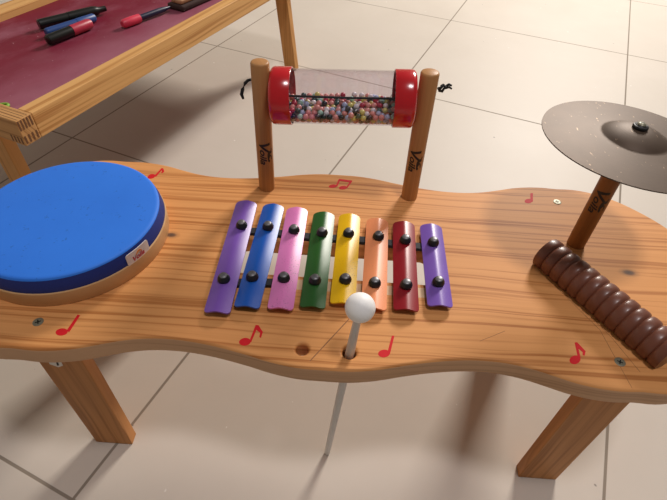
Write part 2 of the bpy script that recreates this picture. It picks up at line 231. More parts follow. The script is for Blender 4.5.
def thing(name, label, cat, loc=(0, 0, 0), rot=(0, 0, 0), group=None):
    o = bpy.data.objects.new(name, None)
    o.empty_display_size = .02
    COL.objects.link(o)
    o.location = Vector(loc) * MM
    o.rotation_euler = rot
    return tag(o, label, cat, group)


def tag(o, label, cat, group=None):
    o['label'] = label
    o['category'] = cat
    if group:
        o['group'] = group
    return o


def add_box(bm, x0, x1, y0, y1, z0, z1, bev=0, seg=2, mat=0):
    b2 = bmesh.new()
    vs = [b2.verts.new((x, y, z)) for x in (x0, x1) for y in (y0, y1) for z in (z0, z1)]
    for q in ((0, 1, 3, 2), (4, 6, 7, 5), (0, 4, 5, 1), (2, 3, 7, 6), (0, 2, 6, 4), (1, 5, 7, 3)):
        b2.faces.new([vs[i] for i in q])
    bmesh.ops.recalc_face_normals(b2, faces=b2.faces)
    if bev:
        bmesh.ops.bevel(b2, geom=b2.edges[:], offset=bev, segments=seg, profile=.5, affect='EDGES')
    merge(bm, b2, mat)


def merge(bm, b2, mat=None, M=None):
    mp = {}
    for v in b2.verts:
        mp[v] = bm.verts.new(M @ v.co if M is not None else v.co)
    for f in b2.faces:
        try:
            nf = bm.faces.new([mp[v] for v in f.verts])
            nf.material_index = f.material_index if mat is None else mat
        except ValueError:
            pass
    b2.free()


def add_lathe(bm, prof, n=32, M=None, mat=0):
    """prof: (radius, z) pairs around local z; open ends at radius 0 are closed to a point"""
    rings = []
    for r, z in prof:
        if r < 1e-6:
            co = [Vector((0, 0, z))]
        else:
            co = [Vector((r * math.cos(2 * PI * i / n), r * math.sin(2 * PI * i / n), z)) for i in range(n)]
        rings.append([bm.verts.new(M @ c if M is not None else c) for c in co])
    for a, b in zip(rings, rings[1:]):
        for i in range(n):
            j = (i + 1) % n
            if len(a) == 1 and len(b) == 1:
                continue
            if len(a) == 1:
                f = [a[0], b[i], b[j]]
            elif len(b) == 1:
                f = [a[i], a[j], b[0]]
            else:
                f = [a[i], a[j], b[j], b[i]]
            bm.faces.new(f).material_index = mat


def add_tube(bm, pts, r, n=10, mat=0):
    pts = [Vector(p) for p in pts]
    rings = []
    up = Vector((.13, .2, 1))
    for i, p in enumerate(pts):
        d = (pts[min(i + 1, len(pts) - 1)] - pts[max(i - 1, 0)]).normalized()
        if abs(d.dot(up.normalized())) > .95:
            up = Vector((1, .1, .1))
        x = d.cross(up).normalized()
        y = d.cross(x).normalized()
        rr = r[i] if isinstance(r, (list, tuple)) else r
        rings.append([bm.verts.new(p + rr * (x * math.cos(2 * PI * k / n) + y * math.sin(2 * PI * k / n))) for k in range(n)])
    for a, b in zip(rings, rings[1:]):
        for k in range(n):
            bm.faces.new([a[k], a[(k + 1) % n], b[(k + 1) % n], b[k]]).material_index = mat
    for e in (rings[0], rings[-1]):
        bm.faces.new(e).material_index = mat


def add_prism(bm, poly, z0, z1, mat=0):
    lo = [bm.verts.new((x, y, z0)) for x, y in poly]
    hi = [bm.verts.new((x, y, z1)) for x, y in poly]
    n = len(poly)
    for i in range(n):
        bm.faces.new([lo[i], lo[(i + 1) % n], hi[(i + 1) % n], hi[i]]).material_index = mat
    bm.faces.new(hi).material_index = mat
    bm.faces.new(lo[::-1]).material_index = mat


def axis_matrix(p, d):
    return Matrix.Translation(Vector(p)) @ Vector(d).normalized().to_track_quat('Z', 'Y').to_matrix().to_4x4()


def text_bm(body, size, shear=0.0, bold=0.0):
    """lettering as a flat triangulated mesh, x along the line and y up (mm)"""
    cu = bpy.data.curves.new('lettering', 'FONT')
    cu.body = body
    cu.size = size
    cu.shear = shear
    cu.offset = bold
    cu.resolution_u = 4
    o = bpy.data.objects.new('lettering', cu)
    COL.objects.link(o)
    bpy.context.view_layer.update()
    dg = bpy.context.evaluated_depsgraph_get()
    me = bpy.data.meshes.new_from_object(o.evaluated_get(dg))
    bm = bmesh.new()
    bm.from_mesh(me)
    bpy.data.objects.remove(o)
    bpy.data.curves.remove(cu)
    bpy.data.meshes.remove(me)
    bmesh.ops.triangulate(bm, faces=bm.faces)
    for k in range(4):
        long = [e for e in bm.edges if e.calc_length() > 1.3]
        if long:
            bmesh.ops.subdivide_edges(bm, edges=long, cuts=1)
            bmesh.ops.triangulate(bm, faces=bm.faces)
    return bm


# ---------------------------------------------------------------- materials
W_TOP = wood('pine_top', 'e0a064', 'd49152', 'a5632e', 0, 165, 1.0, .55, 1, 3.1, knots=((331, 0, 0, 8), (-188, 12, 0, 7)), amt=.8)
W_LEG = wood('pine_leg', 'c98d55', 'b87a44', '8c5426', 2, 120, .7, .5, 0, 7.7, amt=.6)
W_POST = wood('beech_post', 'bd8a58', 'ae7b4a', '9a683c', 2, 160, .6, .42, 0, 1.7, fibre=.6, amt=.35)
W_CPOST = wood('dark_post', '9c6636', '8e5a2d', '7b4c24', 2, 160, .6, .38, 0, 1.7, fibre=.6, amt=.35)
W_RAIL = wood('pine_rail', 'dfae70', 'd29d5c', 'a86d35', 0, 150, .5, .5, 2, 2.3, amt=.7)
W_RAILB = wood('pine_short_rail', 'cf9f68', 'c08d55', '8a572c', 1, 220, .3, .5, 0, 4.3, amt=.75)
W_TLEG = wood('pine_table_leg', 'cf9a5e', 'bb8349', '8f5c2d', 2, 140, .5, .5, 1, 5.1, amt=.6)
W_SHELL = wood('birch_ply', 'd2aa7c', 'c59a6a', 'b08554', 0, 60, .3, .5, 1, 9.0, fibre=.3, amt=.4)
W_ENDG = plain('end_grain', '6d4526', .6, var=.2, scale=400)
RED_PRINT = plain('red_print', 'd01c26', .6, spec=.2, var=.05)
BLACK_PRINT = plain('black_print', '1d1712', .5)
SCRATCH_M = plain('scratch', '8f5e38', .7)
STEEL = plain('screw_steel', '85826f', .45, .5, var=.1, scale=500)
NUT_TOP = plain('nut_top', '77777a', .4, .6, var=.2, scale=900)
W_EDGE = wood('pine_edge_reflection', 'd3a882', 'c69a74', 'a67a56', 0, 140, .8, .5, 2, 3.1, amt=.5)  # tabletop pine greyed: a dull reflection of the floor put into the colour
DARK_STEEL = plain('screw_recess', '2c2a27', .5, .6)
RUBBER = plain('black_rubber', '17171a', .42)
STRAP_M = plain('black_strap', '1c1b20', .7)
RED_CAP = plain('red_plastic', 'c6141f', .22, spec=.5, var=.04, coat=.4)
CORD = plain('black_cord', '111114', .7)
NAVY = plain('navy_fabric', '122a78', .75, var=.1, scale=900, bump=.2)
WHITE_BALL = plain('white_foam', 'fbfaf8', .5, var=.02, scale=900, bump=.25)
WHITE_STICK = plain('white_plastic', 'd9d6d2', .45, var=.05)
STICKER = plain('white_sticker', 'e2dcd2', .5, var=.04)
TAG_W = plain('tag_white', 'dfd3cd', .5, var=.05)
TAG_R = plain('tag_red', 'b8394a', .6)
TAG_O = plain('tag_orange', 'dd8a4a', .6)


def drum_mat():
    m = NT('blue_drumskin')
    n1 = m.noise(m.coord(), 14, 4, .6)
    n2 = m.noise(m.coord(), 130, 3, .7)
    c = m.mix(n1, hexc('2871dc'), hexc('307fec'))
    sp = m.ramp(n2, [(.30, (1, 1, 1)), (.36, (0, 0, 0))])
    c = m.mix(m.math('MULTIPLY', sp, .5), c, hexc('1c54a8'))
    m.base(c)
    m.b.inputs['Roughness'].default_value = .6
    m.b.inputs['Specular IOR Level'].default_value = .35
    m.bump(m.noise(m.coord(), 700, 2), .08, .0004)
    return m.m


def cymbal_mat():
    m = NT('old_bronze')
    tc = m.n('ShaderNodeTexCoord')
    ln = m.n('ShaderNodeVectorMath', operation='LENGTH')
    mp = m.n('ShaderNodeMapping')
    mp.inputs['Scale'].default_value = (1, 1, 0)
    m.l(tc.outputs['Object'], mp.inputs['Vector'])
    m.l(mp.outputs[0], ln.inputs[0])
    rings = m.n('ShaderNodeTexNoise', noise_dimensions='1D')
    rings.inputs['Scale'].default_value = 900
    rings.inputs['Detail'].default_value = 3
    m.l(ln.outputs['Value'], rings.inputs['W'])
    blotch = m.noise(m.coord(), 38, 4, .6)
    c = m.mix(blotch, hexc('48392d'), hexc('5c4a3b'))
    c = m.mix(m.math('MULTIPLY', rings.outputs['Fac'], .22), c, hexc('53473c'))
    chips = m.noise(m.coord((1, .45, 1), rot=(0, 0, .5)), 260, 2, .6)
    c = m.mix(m.ramp(chips, [(.68, (0, 0, 0)), (.73, (.7, .7, .7))]), c, hexc('b59a7e'))
    m.base(c)
    m.b.inputs['Metallic'].default_value = .45
    m.b.inputs['Roughness'].default_value = .55
    m.bump(rings.outputs['Fac'], .12, .0003)
    return m.m


def guiro_mat():
    m = NT('brown_lacquered_wood')
    n = m.noise(m.coord((60, 60, 8)), 1, 4)
    m.base(m.mix(n, hexc('653726'), hexc('7e4a36')))
    m.b.inputs['Roughness'].default_value = .4
    m.b.inputs['Coat Weight'].default_value = .2
    m.b.inputs['Coat Roughness'].default_value = .2
    return m.m


def clear_mat():
    """thin clear plastic wall: see-through with a faint tint and a glancing sheen"""
    m = NT('clear_plastic')
    tr = m.n('ShaderNodeBsdfTransparent')
    tr.inputs[0].default_value = (.955, .935, .96, 1)
    gl = m.n('ShaderNodeBsdfGlossy')
    gl.inputs['Roughness'].default_value = .09
    lw = m.n('ShaderNodeLayerWeight')
    lw.inputs['Blend'].default_value = .5
    fac = m.math('MULTIPLY_ADD', m.math('POWER', lw.outputs['Facing'], 4.0), .45, .035)
    mx = m.n('ShaderNodeMixShader')
    m.l(fac, mx.inputs[0])
    m.l(tr.outputs[0], mx.inputs[1])
    m.l(gl.outputs[0], mx.inputs[2])
    m.l(mx.outputs[0], m.out.inputs['Surface'])
    m.t.nodes.remove(m.b)
    return m.m


def board_mat():
    m = NT('maroon_board')
    n1 = m.noise(m.coord((4, 9, 4)), 1.2, 4, .6)
    n2 = m.noise(m.coord((8, 14, 8), rot=(0, 0, .35)), 1.0, 5, .6)
    c = m.mix(n1, hexc('661024'), hexc('821d38'))
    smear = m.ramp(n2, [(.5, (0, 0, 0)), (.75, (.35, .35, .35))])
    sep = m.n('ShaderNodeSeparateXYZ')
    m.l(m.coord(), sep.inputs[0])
    chalk_sheen = m.ramp(m.math('MULTIPLY_ADD', n2, .16, sep.outputs[1]), [(.12, (.5, .5, .5)), (.26, (0, 0, 0))])  # chalk dust plus painted-in gloss sheen, paler towards the near rail
    c = m.mix(m.math('MAXIMUM', smear, chalk_sheen), c, hexc('b77d90'))
    sp = m.noise(m.coord(), 160, 2)
    c = m.mix(m.ramp(sp, [(.74, (0, 0, 0)), (.77, (.7, .7, .7))]), c, hexc('c09aa5'))
    m.base(c)
    m.b.inputs['Roughness'].default_value = .5
    m.b.inputs['Specular IOR Level'].default_value = .25
    return m.m


def tile_mat(origin, ang, size):
    m = NT('polished_tiles')
    tc = m.n('ShaderNodeTexCoord')
    mp = m.n('ShaderNodeMapping', vector_type='TEXTURE')
    mp.inputs['Location'].default_value = (origin[0], origin[1], 0)
    mp.inputs['Rotation'].default_value = (0, 0, ang)
    mp.inputs['Scale'].default_value = (size, size, 1)
    m.l(tc.outputs['Object'], mp.inputs['Vector'])
    sep = m.n('ShaderNodeSeparateXYZ')
    m.l(mp.outputs[0], sep.inputs[0])
    d = []
    for k in (0, 1):
        f = m.math('FRACT', m.math('ADD', sep.outputs[k], 100.0))
        d.append(m.math('MINIMUM', f, m.math('SUBTRACT', 1.0, f)))
    dist = m.math('MULTIPLY', m.math('MINIMUM', d[0], d[1]), size)
    grout = m.ramp(m.math('DIVIDE', dist, .004), [(.40, (1, 1, 1)), (.58, (0, 0, 0))])
    fl = m.n('ShaderNodeVectorMath', operation='FLOOR')
    m.l(mp.outputs[0], fl.inputs[0])
    wn = m.n('ShaderNodeTexWhiteNoise', noise_dimensions='3D')
    m.l(fl.outputs[0], wn.inputs['Vector'])
    cloud = m.noise(m.coord((1, 1, 1)), 5, 5, .55, .4)
    fine = m.noise(m.coord(), 30, 4, .6)
    c = m.mix(cloud, hexc(FLOOR_A), hexc(FLOOR_B))
    c = m.mix(m.math('MULTIPLY', fine, .12), c, hexc('b3a795'))
    c = m.mix(m.math('MULTIPLY', wn.outputs['Value'], .10), c, hexc('b9ae9f'))
    sp = m.noise(m.coord(), 55, 1)
    sp2 = m.noise(m.coord(loc=(3, 1, 0)), 70, 1)
    c = m.mix(m.ramp(sp, [(.80, (0, 0, 0)), (.815, (.6, .6, .6))]), c, hexc('4c433a'))
    c = m.mix(m.ramp(sp2, [(.79, (0, 0, 0)), (.82, (.7, .7, .7))]), c, hexc('f6f2ec'))
    c = m.mix(grout, c, hexc('8d8275'))
    m.base(c)
    m.b.inputs['Specular IOR Level'].default_value = .3
    ro = m.mix(grout, (.46, .46, .46, 1), (.8, .8, .8, 1))
    m.l(m.math('MULTIPLY_ADD', cloud, .1, ro), m.b.inputs['Roughness'])
    m.bump(m.math('SUBTRACT', 1.0, grout), .35, .0008)
    return m.m


# ---------------------------------------------------------------- the floor
FLOOR_A, FLOOR_B = 'c8beb2', 'd4cbc0'
bm = bmesh.new()
add_box(bm, -3000, 3000, -2400, 5000, -30, 0)
fl = finish('floor', bm, tile_mat((-.29947, -.19876), -math.radians(21.237), .6), smooth=False)
fl['kind'] = 'structure'
WALL_M = plain('painted_wall', 'd9d2c6', .8, var=.02, scale=3)
for nm, b6 in (('wall_back', (-3000, 3000, 5000, 5120, 0, 2750)), ('wall_left', (-3120, -3000, -2400, 5120, 0, 2750))):
    bm = bmesh.new()
    add_box(bm, *b6)
    finish(nm, bm, WALL_M, smooth=False)['kind'] = 'structure'

# ---------------------------------------------------------------- the music table
table = thing('music_table', 'low wavy-edged pine music table with red printed notes, carrying drum, bars and cymbal', 'table')
HALF = [(0, 149.5), (25, 149), (50, 145), (75, 138.5), (105, 132), (130, 128.5), (150, 127.5), (170, 128.5), (190, 132), (210, 138), (230, 144.5),
        (250, 148.5), (270, 150), (290, 149), (310, 149.5), (330, 146), (350, 138), (370, 125), (390, 106), (405, 87.5), (417, 67), (426, 45), (431, 23), (432.5, 0)]


def outline():
    q = HALF
    right_front = [(x, -w) for x, w in q]
    right_back = [(x, w) for x, w in q[::-1]][1:]
    left_back = [(-x, w) for x, w in q][1:]
    left_front = [(-x, -w) for x, w in q[::-1]][1:-1]
    return right_front + right_back + left_back + left_front


def smooth_loop(p, n=3):
    """closed Catmull-Rom through p"""
    out = []
    N = len(p)
    for i in range(N):
        a, b, c, d = (Vector(p[(i + k - 1) % N]) for k in range(4))
        for s in range(n):
            t = s / n
            out.append(.5 * ((2 * b) + (c - a) * t + (2 * a - 5 * b + 4 * c - d) * t * t + (3 * b - a - 3 * c + d) * t ** 3))
    return [(v.x, v.y) for v in out]


def rounded_rect(x0, x1, y0, y1, r, n=5):
    out = []
    for cx, cy, a0 in ((x1 - r, y1 - r, 0), (x0 + r, y1 - r, 90), (x0 + r, y0 + r, 180), (x1 - r, y0 + r, 270)):
        for k in range(n + 1):
            t = math.radians(a0 + 90 * k / n)
            out.append((cx + r * math.cos(t), cy + r * math.sin(t)))
    return out


def circle(cx, cy, r, n=24):
    return [(cx + r * math.cos(2 * PI * k / n), cy + r * math.sin(2 * PI * k / n)) for k in range(n)]


def shrink(poly, d):
    """move a closed outline by d along its inward normal (counter-clockwise polygons)"""
    n = len(poly)
    out = []
    for i in range(n):
        a, b = Vector(poly[i - 1]), Vector(poly[(i + 1) % n])
        t = (b - a).normalized()
        out.append((poly[i][0] - t.y * d, poly[i][1] + t.x * d))
    return out


def slab_with_holes(outer, holes, z0, z1, r, seg=4):
    bm = bmesh.new()
    prof = []
    for k in range(seg + 1):
        t = PI / 2 * k / seg
        prof.append((r - r * math.sin(t), z1 - r + r * math.cos(t)))
    prof += [(r - r * math.sin(PI / 2 * (1 - k / seg)), z0 + r - r * math.cos(PI / 2 * (1 - k / seg))) for k in range(seg + 1)]
    loops = []
    for poly, sgn in [(outer, 1)] + [(h, -1) for h in holes]:
        rings = []
        for d, z in prof:
            pp = shrink(poly, d * sgn)
            rings.append([bm.verts.new((x, y, z)) for x, y in pp])
        n = len(poly)
        for a, b in zip(rings, rings[1:]):
            for i in range(n):
                bm.faces.new([a[i], a[(i + 1) % n], b[(i + 1) % n], b[i]])
        loops.append(rings)
    for k in (0, -1):
        ed = set()
        for rings in loops:
            rg = rings[k]
            for i in range(len(rg)):
                ed.add(bm.edges.get((rg[i], rg[(i + 1) % len(rg)])))
        bmesh.ops.triangle_fill(bm, use_beauty=True, use_dissolve=False, edges=list(ed))
    return bm


top = slab_with_holes(smooth_loop(outline(), 3), [rounded_rect(-107, 107, -37, 15, 6), circle(-22.2, -129, 6.2), circle(22.2, -129, 6.6)], HB - TH, HB, 3.2)
top.normal_update()
for f in top.faces:                                         # outer edge faces: greyer wood with reflected floor grey painted into the colour
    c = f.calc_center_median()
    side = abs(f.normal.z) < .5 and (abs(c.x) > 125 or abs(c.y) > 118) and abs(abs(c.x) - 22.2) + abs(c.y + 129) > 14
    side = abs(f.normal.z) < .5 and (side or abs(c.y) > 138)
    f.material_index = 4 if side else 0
for note in NOTES:
    for k, poly in enumerate(note):
        add_prism(top, poly, HB - .5, HB + .12 + .03 * k, 1)
for k, (a, b) in enumerate(SCRATCH):
    d = (Vector(b) - Vector(a)).normalized()
    nrm = Vector((-d.y, d.x)) * (.5 if k == 0 else .2)
    a, b = Vector(a), Vector(b)
    add_prism(top, [tuple(a - nrm), tuple(b - nrm), tuple(b + nrm), tuple(a + nrm)], HB - .5, HB + .05 + .01 * k, 2)
PALE = plain('bare_wood', 'dcbb93', .6, var=.06, scale=200)
for x0, x1 in ((-40, 66), (87, 113)):                       # unvarnished strip where the strap has come away
    add_prism(top, [(x0, -57), (x1, -56), (x1, -43.2), (x0, -43.2)], HB - .5, HB + .05, 3)
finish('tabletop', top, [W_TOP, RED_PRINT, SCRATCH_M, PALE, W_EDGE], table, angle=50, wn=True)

for sx in (-1, 1):
    for sy in (-1, 1):
        bm = bmesh.new()
        cx = 279.5 * sx if sx > 0 else -274.8
        add_box(bm, -24.3, 24.3, -7.6, 7.6, 0, HB - TH, 1.2, 2)
        lg = finish('leg', bm, W_LEG, table, wn=True, angle=60, loc=(cx + (3 if sx > 0 else 0), 119 * sy - (6 if sx > 0 and sy < 0 else 0), 0))
        if sx < 0 and sy < 0:
            bm = bmesh.new()
            poly = [(-13.3, 193), (-13, 197.6), (1.2, 202.4), (.2, 192), (-5.6, 188.2)]
            pr = bmesh.new()
            add_prism(pr, poly, 0, .3)
            M = Matrix(((1, 0, 0, 0), (0, 0, -1, -7.5), (0, 1, 0, 0), (0, 0, 0, 1)))
            merge(bm, pr, 0, M)
            pr = bmesh.new()
            add_prism(pr, [(-6.2, 191.3), (-3.6, 192.2), (-2.2, 200.3), (-4.4, 199.6)], .1, .42)
            merge(bm, pr, 1, M)
            st = finish('sticker', bm, [STICKER, BLACK_PRINT], lg, smooth=False)
            st['label'] = 'torn white sticker with a black stroke'

# flat cross-head screws above the legs
for x, y, r in ((-278.5, -119.3, .5), (278.5, -119.3, 1.1), (283, 119.3, .2), (-283, 119.3, .9)):
    bm = bmesh.new()
    add_lathe(bm, [(0, .35), (2.2, .35), (4.2, .6), (5.0, .35), (5.3, -1.5), (0, -1.5)], 20)
    for a in (0, PI / 2):
        b2 = bmesh.new()
        add_box(b2, -2.6, 2.6, -.55, .55, .3, .5)
        merge(bm, b2, 1, Matrix.Rotation(a + r, 4, 'Z'))
    finish('screw', bm, [STEEL, DARK_STEEL], table, loc=(x, y, HB), angle=30)


def logo_on_post(bm, r, z_top, ang, mat, sc=1.0):
    """the maker's script running down a round post, with its little figure beside it"""
    def put(b2, du=0, dv=0, lift=.12):
        for v in b2.verts:
            u, w = v.co.x * 1.3 * sc + du, v.co.y * sc + dv
            a = ang + w / r
            v.co = Vector(((r + lift) * math.cos(a), (r + lift) * math.sin(a), z_top - u))
        merge(bm, b2, mat)
    b2 = text_bm('V', 18.5, .28, .4)
    put(b2, 0, -7.0)
    b2 = text_bm('oila', 11.5, .28, .3)
    put(b2, 12.5 * sc, -6.6)
    fig = bmesh.new()                                   # small seated figure silhouette over the letters
    for poly in ([(13, 4.2), (15, 3.2), (19, 3.0), (23, 3.6), (24.5, 5.2), (22.5, 6.2), (20.5, 5.2), (18.5, 6.4), (15.5, 6.8)],
                 circle(13.6, 7.6, 1.7, 10), [(17, 6.2), (19, 7.6), (22, 8.4), (22.4, 9.4), (18.5, 9.0), (16.2, 7.6)],
                 [(9.4, 8.6), (12, 8.0), (12.4, 9.0), (10, 9.8)]):
        vs = [fig.verts.new((x, y, 0)) for x, y in poly]
        fig.faces.new(vs)
    bmesh.ops.triangulate(fig, faces=fig.faces)
    put(fig, 0, -.8, .15)


def post(x, y, z1, mat, z_logo, ang, lean=0.0, sc=1.0, r=10.0):
    bm = bmesh.new()
    h = z1 - HB
    add_lathe(bm, [(0, h), (r - 2.2, h), (r - .8, h - .6), (r, h - 2), (r, 60), (r, 2), (r - .3, -6), (0, -6)], 40)
    logo_on_post(bm, r, z_logo - HB, ang, 1, sc)
    o = finish('post', bm, [mat, BLACK_PRINT], table, loc=(x, y, HB), rot=(0, lean, 0), angle=50)
    return o


post(-92.5, 111, 424, W_POST, 334, math.radians(-76), .014).__setitem__('label', 'left rattle post with black script')
post(91, 111, 424, W_POST, 337, math.radians(-100), -.012).__setitem__('label', 'right rattle post with black script')
post(284, 42, 404.5, W_CPOST, 346, math.radians(-118)).__setitem__('label', 'darker post under the cymbal')

# ---------------------------------------------------------------- the hanging rattle
ra, rb = Vector((-78.8, 107, 388)), Vector((77.0, 107, 394))
rc = (ra + rb) / 2
rang = -math.atan2(rb.z - ra.z, rb.x - ra.x)
LEN = (rb - ra).length
rat = thing('rattle', 'clear plastic rattle tube with red end caps, strung between the two wooden posts', 'rattle', tuple(rc), (0, rang, 0))
AX = Matrix.Rotation(PI / 2, 4, 'Y')                       # lathe z -> local x
bm = bmesh.new()
h = LEN / 2 - 3
add_lathe(bm, [(28.9, -h), (28.9, h), (27.9, h), (27.9, -h), (28.9, -h)], 64, AX)
finish('tube', bm, clear_mat(), rat, angle=30)['label'] = 'clear tube'
for s in (-1, 1):
    bm = bmesh.new()
    L0 = LEN / 2
    add_lathe(bm, [(0, L0), (24, L0), (28, L0 - .7), (30, L0 - 2.6), (30.6, L0 - 5), (30.6, L0 - 22.4), (30.2, L0 - 23), (29.0, L0 - 23), (29.0, L0 - 3), (27.5, L0 - 3), (0, L0 - 3)],
              64, AX @ Matrix.Scale(-1, 4, (0, 0, 1)) if s < 0 else AX)
    finish('end_cap', bm, RED_CAP, rat, angle=35)['label'] = 'left red cap' if s < 0 else 'right red cap'
bm = bmesh.new()
add_tube(bm, [(-78, 0, 0), (-60, 0, .3), (0, 0, -.4), (60, 0, .2), (78, 0, 0)], 1.3, 8)
# loose end on the left, drooping
add_tube(bm, [(-101, 10, 13), (-104.5, 10, 12), (-108, 9, 9), (-111, 7, 3), (-112.5, 5, -2), (-111, 4, -7)], [1.5, 1.7, 1.9, 2.0, 2.0, 1.3], 8)
# knot on the right
kn = [(103.5, 0, 0), (105, -3, 2), (108, 0, 4), (107, 4, 1), (105, 1, -3), (107, -4, -1), (110, -2, 3), (112, 1, 2)]
kn = [(x - .5, y + 8, z + 9) for x, y, z in kn]
add_tube(bm, kn, 1.7, 8)
add_tube(bm, [(110.5, 9, 11), (113.5, 8, 14), (116.5, 7, 13)], [1.6, 1.4, 1.0], 8)
add_tube(bm, [(110.5, 8, 10), (114.5, 10, 10), (117.5, 10, 8)], [1.6, 1.3, .9], 8)
finish('cord', bm, CORD, rat, angle=60)

# beads
BC = [('salmon pink', 'e0958a', 30), ('white', 'e6e2e0', 15), ('black', '23262b', 12), ('dark green', '2f4f49', 9), ('yellow', 'd9cf72', 11),
      ('pale blue', 'a9b9d2', 12), ('crimson', 'b02440', 11), ('mint', 'a8d2bd', 6)]
bmats = [plain('bead_' + c[0].replace(' ', '_'), c[1], .3, var=.03) for c in BC]
wts = [c[2] for c in BC]
bmesh_src = []
for k, c in enumerate(BC):
    bm = bmesh.new()
    bmesh.ops.create_uvsphere(bm, u_segments=14, v_segments=9, radius=3.15)
    o = finish('bead', bm, bmats[k], smooth=True, angle=180)
    bmesh_src.append(o)
RM = Matrix.Rotation(rang, 3, 'Y')
used = [False] * len(BC)
rest = bmesh.new()
mixed = [[] for _ in BC]
for i, b in enumerate(BEADS):
    p = rc + RM @ Vector(b)
    k = rng.choices(range(len(BC)), wts)[0]
    if i < 295:
        src = bmesh_src[k]
        if used[k]:
            o = src.copy()
            COL.objects.link(o)
        else:
            o = src
            used[k] = True
        o.location = p * MM
        where = 'near the left red cap' if b[0] < -26 else ('near the right red cap' if b[0] > 26 else 'around the middle')
        tag(o, 'small round %s bead lying %s inside the clear tube' % (BC[k][0], where), 'bead', 'coloured beads inside the clear rattle')
    else:
        b2 = bmesh.new()
        bmesh.ops.create_icosphere(b2, subdivisions=2, radius=3.15)
        merge(rest, b2, k, Matrix.Translation(p - rc))
o = finish('beads', rest, bmats, loc=tuple(rc), angle=180)
o['kind'] = 'stuff'
tag(o, 'inner mass of mixed coloured beads behind the nearest ones in the clear tube', 'beads', 'coloured beads inside the clear rattle')

# ---------------------------------------------------------------- the drum
DR = Vector((-293, .5, HB))
drum = thing('drum', 'round blue-topped hand drum with a pale wooden rim on the left end', 'drum', tuple(DR + Vector((0, 0, .15))))
bm = bmesh.new()
add_lathe(bm, [(90, 0), (101.6, 0), (102, .8), (102, 17.4), (101.4, 18.2), (90, 18.2), (90, 0)], 96)
finish('shell', bm, W_SHELL, drum, angle=35)
bm = bmesh.new()
add_lathe(bm, [(90, 17.5), (100.6, 17.5), (100.8, 19), (100, 25), (97.6, 32.4), (90, 32.4), (90, 17.5)], 96)
finish('band', bm, NAVY, drum, angle=35)['label'] = 'navy blue side band'
bm = bmesh.new()
add_lathe(bm, [(0, 35), (60, 35), (93, 34.9), (95.6, 34.5), (97.1, 33.6), (97.6, 32.3), (0, 32.3)], 96)
finish('drumhead', bm, drum_mat(), drum, angle=60)['label'] = 'bright blue drumhead'
# maker's tag curved around the band
bm = bmesh.new()


def wrap_patch(bm, poly, r, a0, mat, cz):
    """flat outline (u along the rim, v up) laid on a cylinder"""
    b2 = bmesh.new()
    f = b2.faces.new([b2.verts.new((u, v, 0)) for u, v in poly])
    ex = bmesh.ops.extrude_face_region(b2, geom=[f])
    bmesh.ops.translate(b2, vec=(0, 0, .8), verts=[v for v in ex['geom'] if isinstance(v, bmesh.types.BMVert)])
    bmesh.ops.triangulate(b2, faces=b2.faces)
    bmesh.ops.subdivide_edges(b2, edges=[e for e in b2.edges if e.calc_length() > 4], cuts=3)
    for v in b2.verts:
        a = a0 + v.co.x / r
        rr = r + v.co.z
        v.co = Vector((rr * math.cos(a), rr * math.sin(a), cz + v.co.y))
    merge(bm, b2, mat)


A0 = math.radians(-25.2)
wrap_patch(bm, rounded_rect(-15, 15, -8, 7.2, 2.5), 101.1, A0, 0, 24.4)
wrap_patch(bm, [(-4, -.4), (-3, 2), (-.5, 4.4), (2, 4.8), (3.8, 3.2), (5, 1), (3, 1.4), (1.5, 2.4), (-.5, 1.8)], 101.25, A0, 2, 24.2)
b2 = text_bm('Voila', 8.2, .25, .3)
for v in b2.verts:
    a = A0 + (v.co.x - 9.5) / 103.4
    v.co = Vector((102.1 * math.cos(a), 102.1 * math.sin(a), 24.2 + v.co.y - 4.8))
merge(bm, b2, 1)
finish('tag', bm, [TAG_W, TAG_R, TAG_O], drum, angle=60)['label'] = 'white tag with small red lettering'

# ---------------------------------------------------------------- the xylophone
XO = Vector((0, -12, HB))
xyl = thing('xylophone', 'eight-bar rainbow metal xylophone on black straps in the middle of the table', 'xylophone', tuple(XO))
BARC = [('purple', '7650aa', 0), ('blue', '1054b0', 0), ('pink', 'e080bf', 1), ('green', '245a22', 0), ('yellow', 'eebc08', .9), ('orange', 'f59a68', .5), ('dark red', '8e111e', 0), ('violet', '7a58b4', .25)]


def bar_mesh(L, w=12.9, sag=4.2, t=1.7, rc=4.5):
    bm = bmesh.new()
    n = 18
    xs = [w * math.sin(PI / 2 * (-1 + 2 * i / n)) for i in range(n + 1)]

    def e(x):
        q = max(0.0, abs(x) - (w - rc))
        return rc - math.sqrt(max(0, rc * rc - q * q))

    def zz(x):
        return sag * (1 - (abs(x) / w) ** 1.4)
    rows = []
    for dz in (t, 0):
        for s in (-1, 1):
            rows.append([bm.verts.new((x, s * (L / 2 - e(x)), zz(x) + dz)) for x in xs])
    tb, tf, bb, bf = rows                                   # top rear.. (s=-1 front)
    for i in range(n):
        bm.faces.new([tb[i], tb[i + 1], tf[i + 1], tf[i]])
        bm.faces.new([bb[i], bf[i], bf[i + 1], bb[i + 1]])
        bm.faces.new([tb[i], bb[i], bb[i + 1], tb[i + 1]])
        bm.faces.new([tf[i], tf[i + 1], bf[i + 1], bf[i]])
    for i in (0, n):
        bm.faces.new([tb[i], tf[i], bf[i], bb[i]])
    return bm


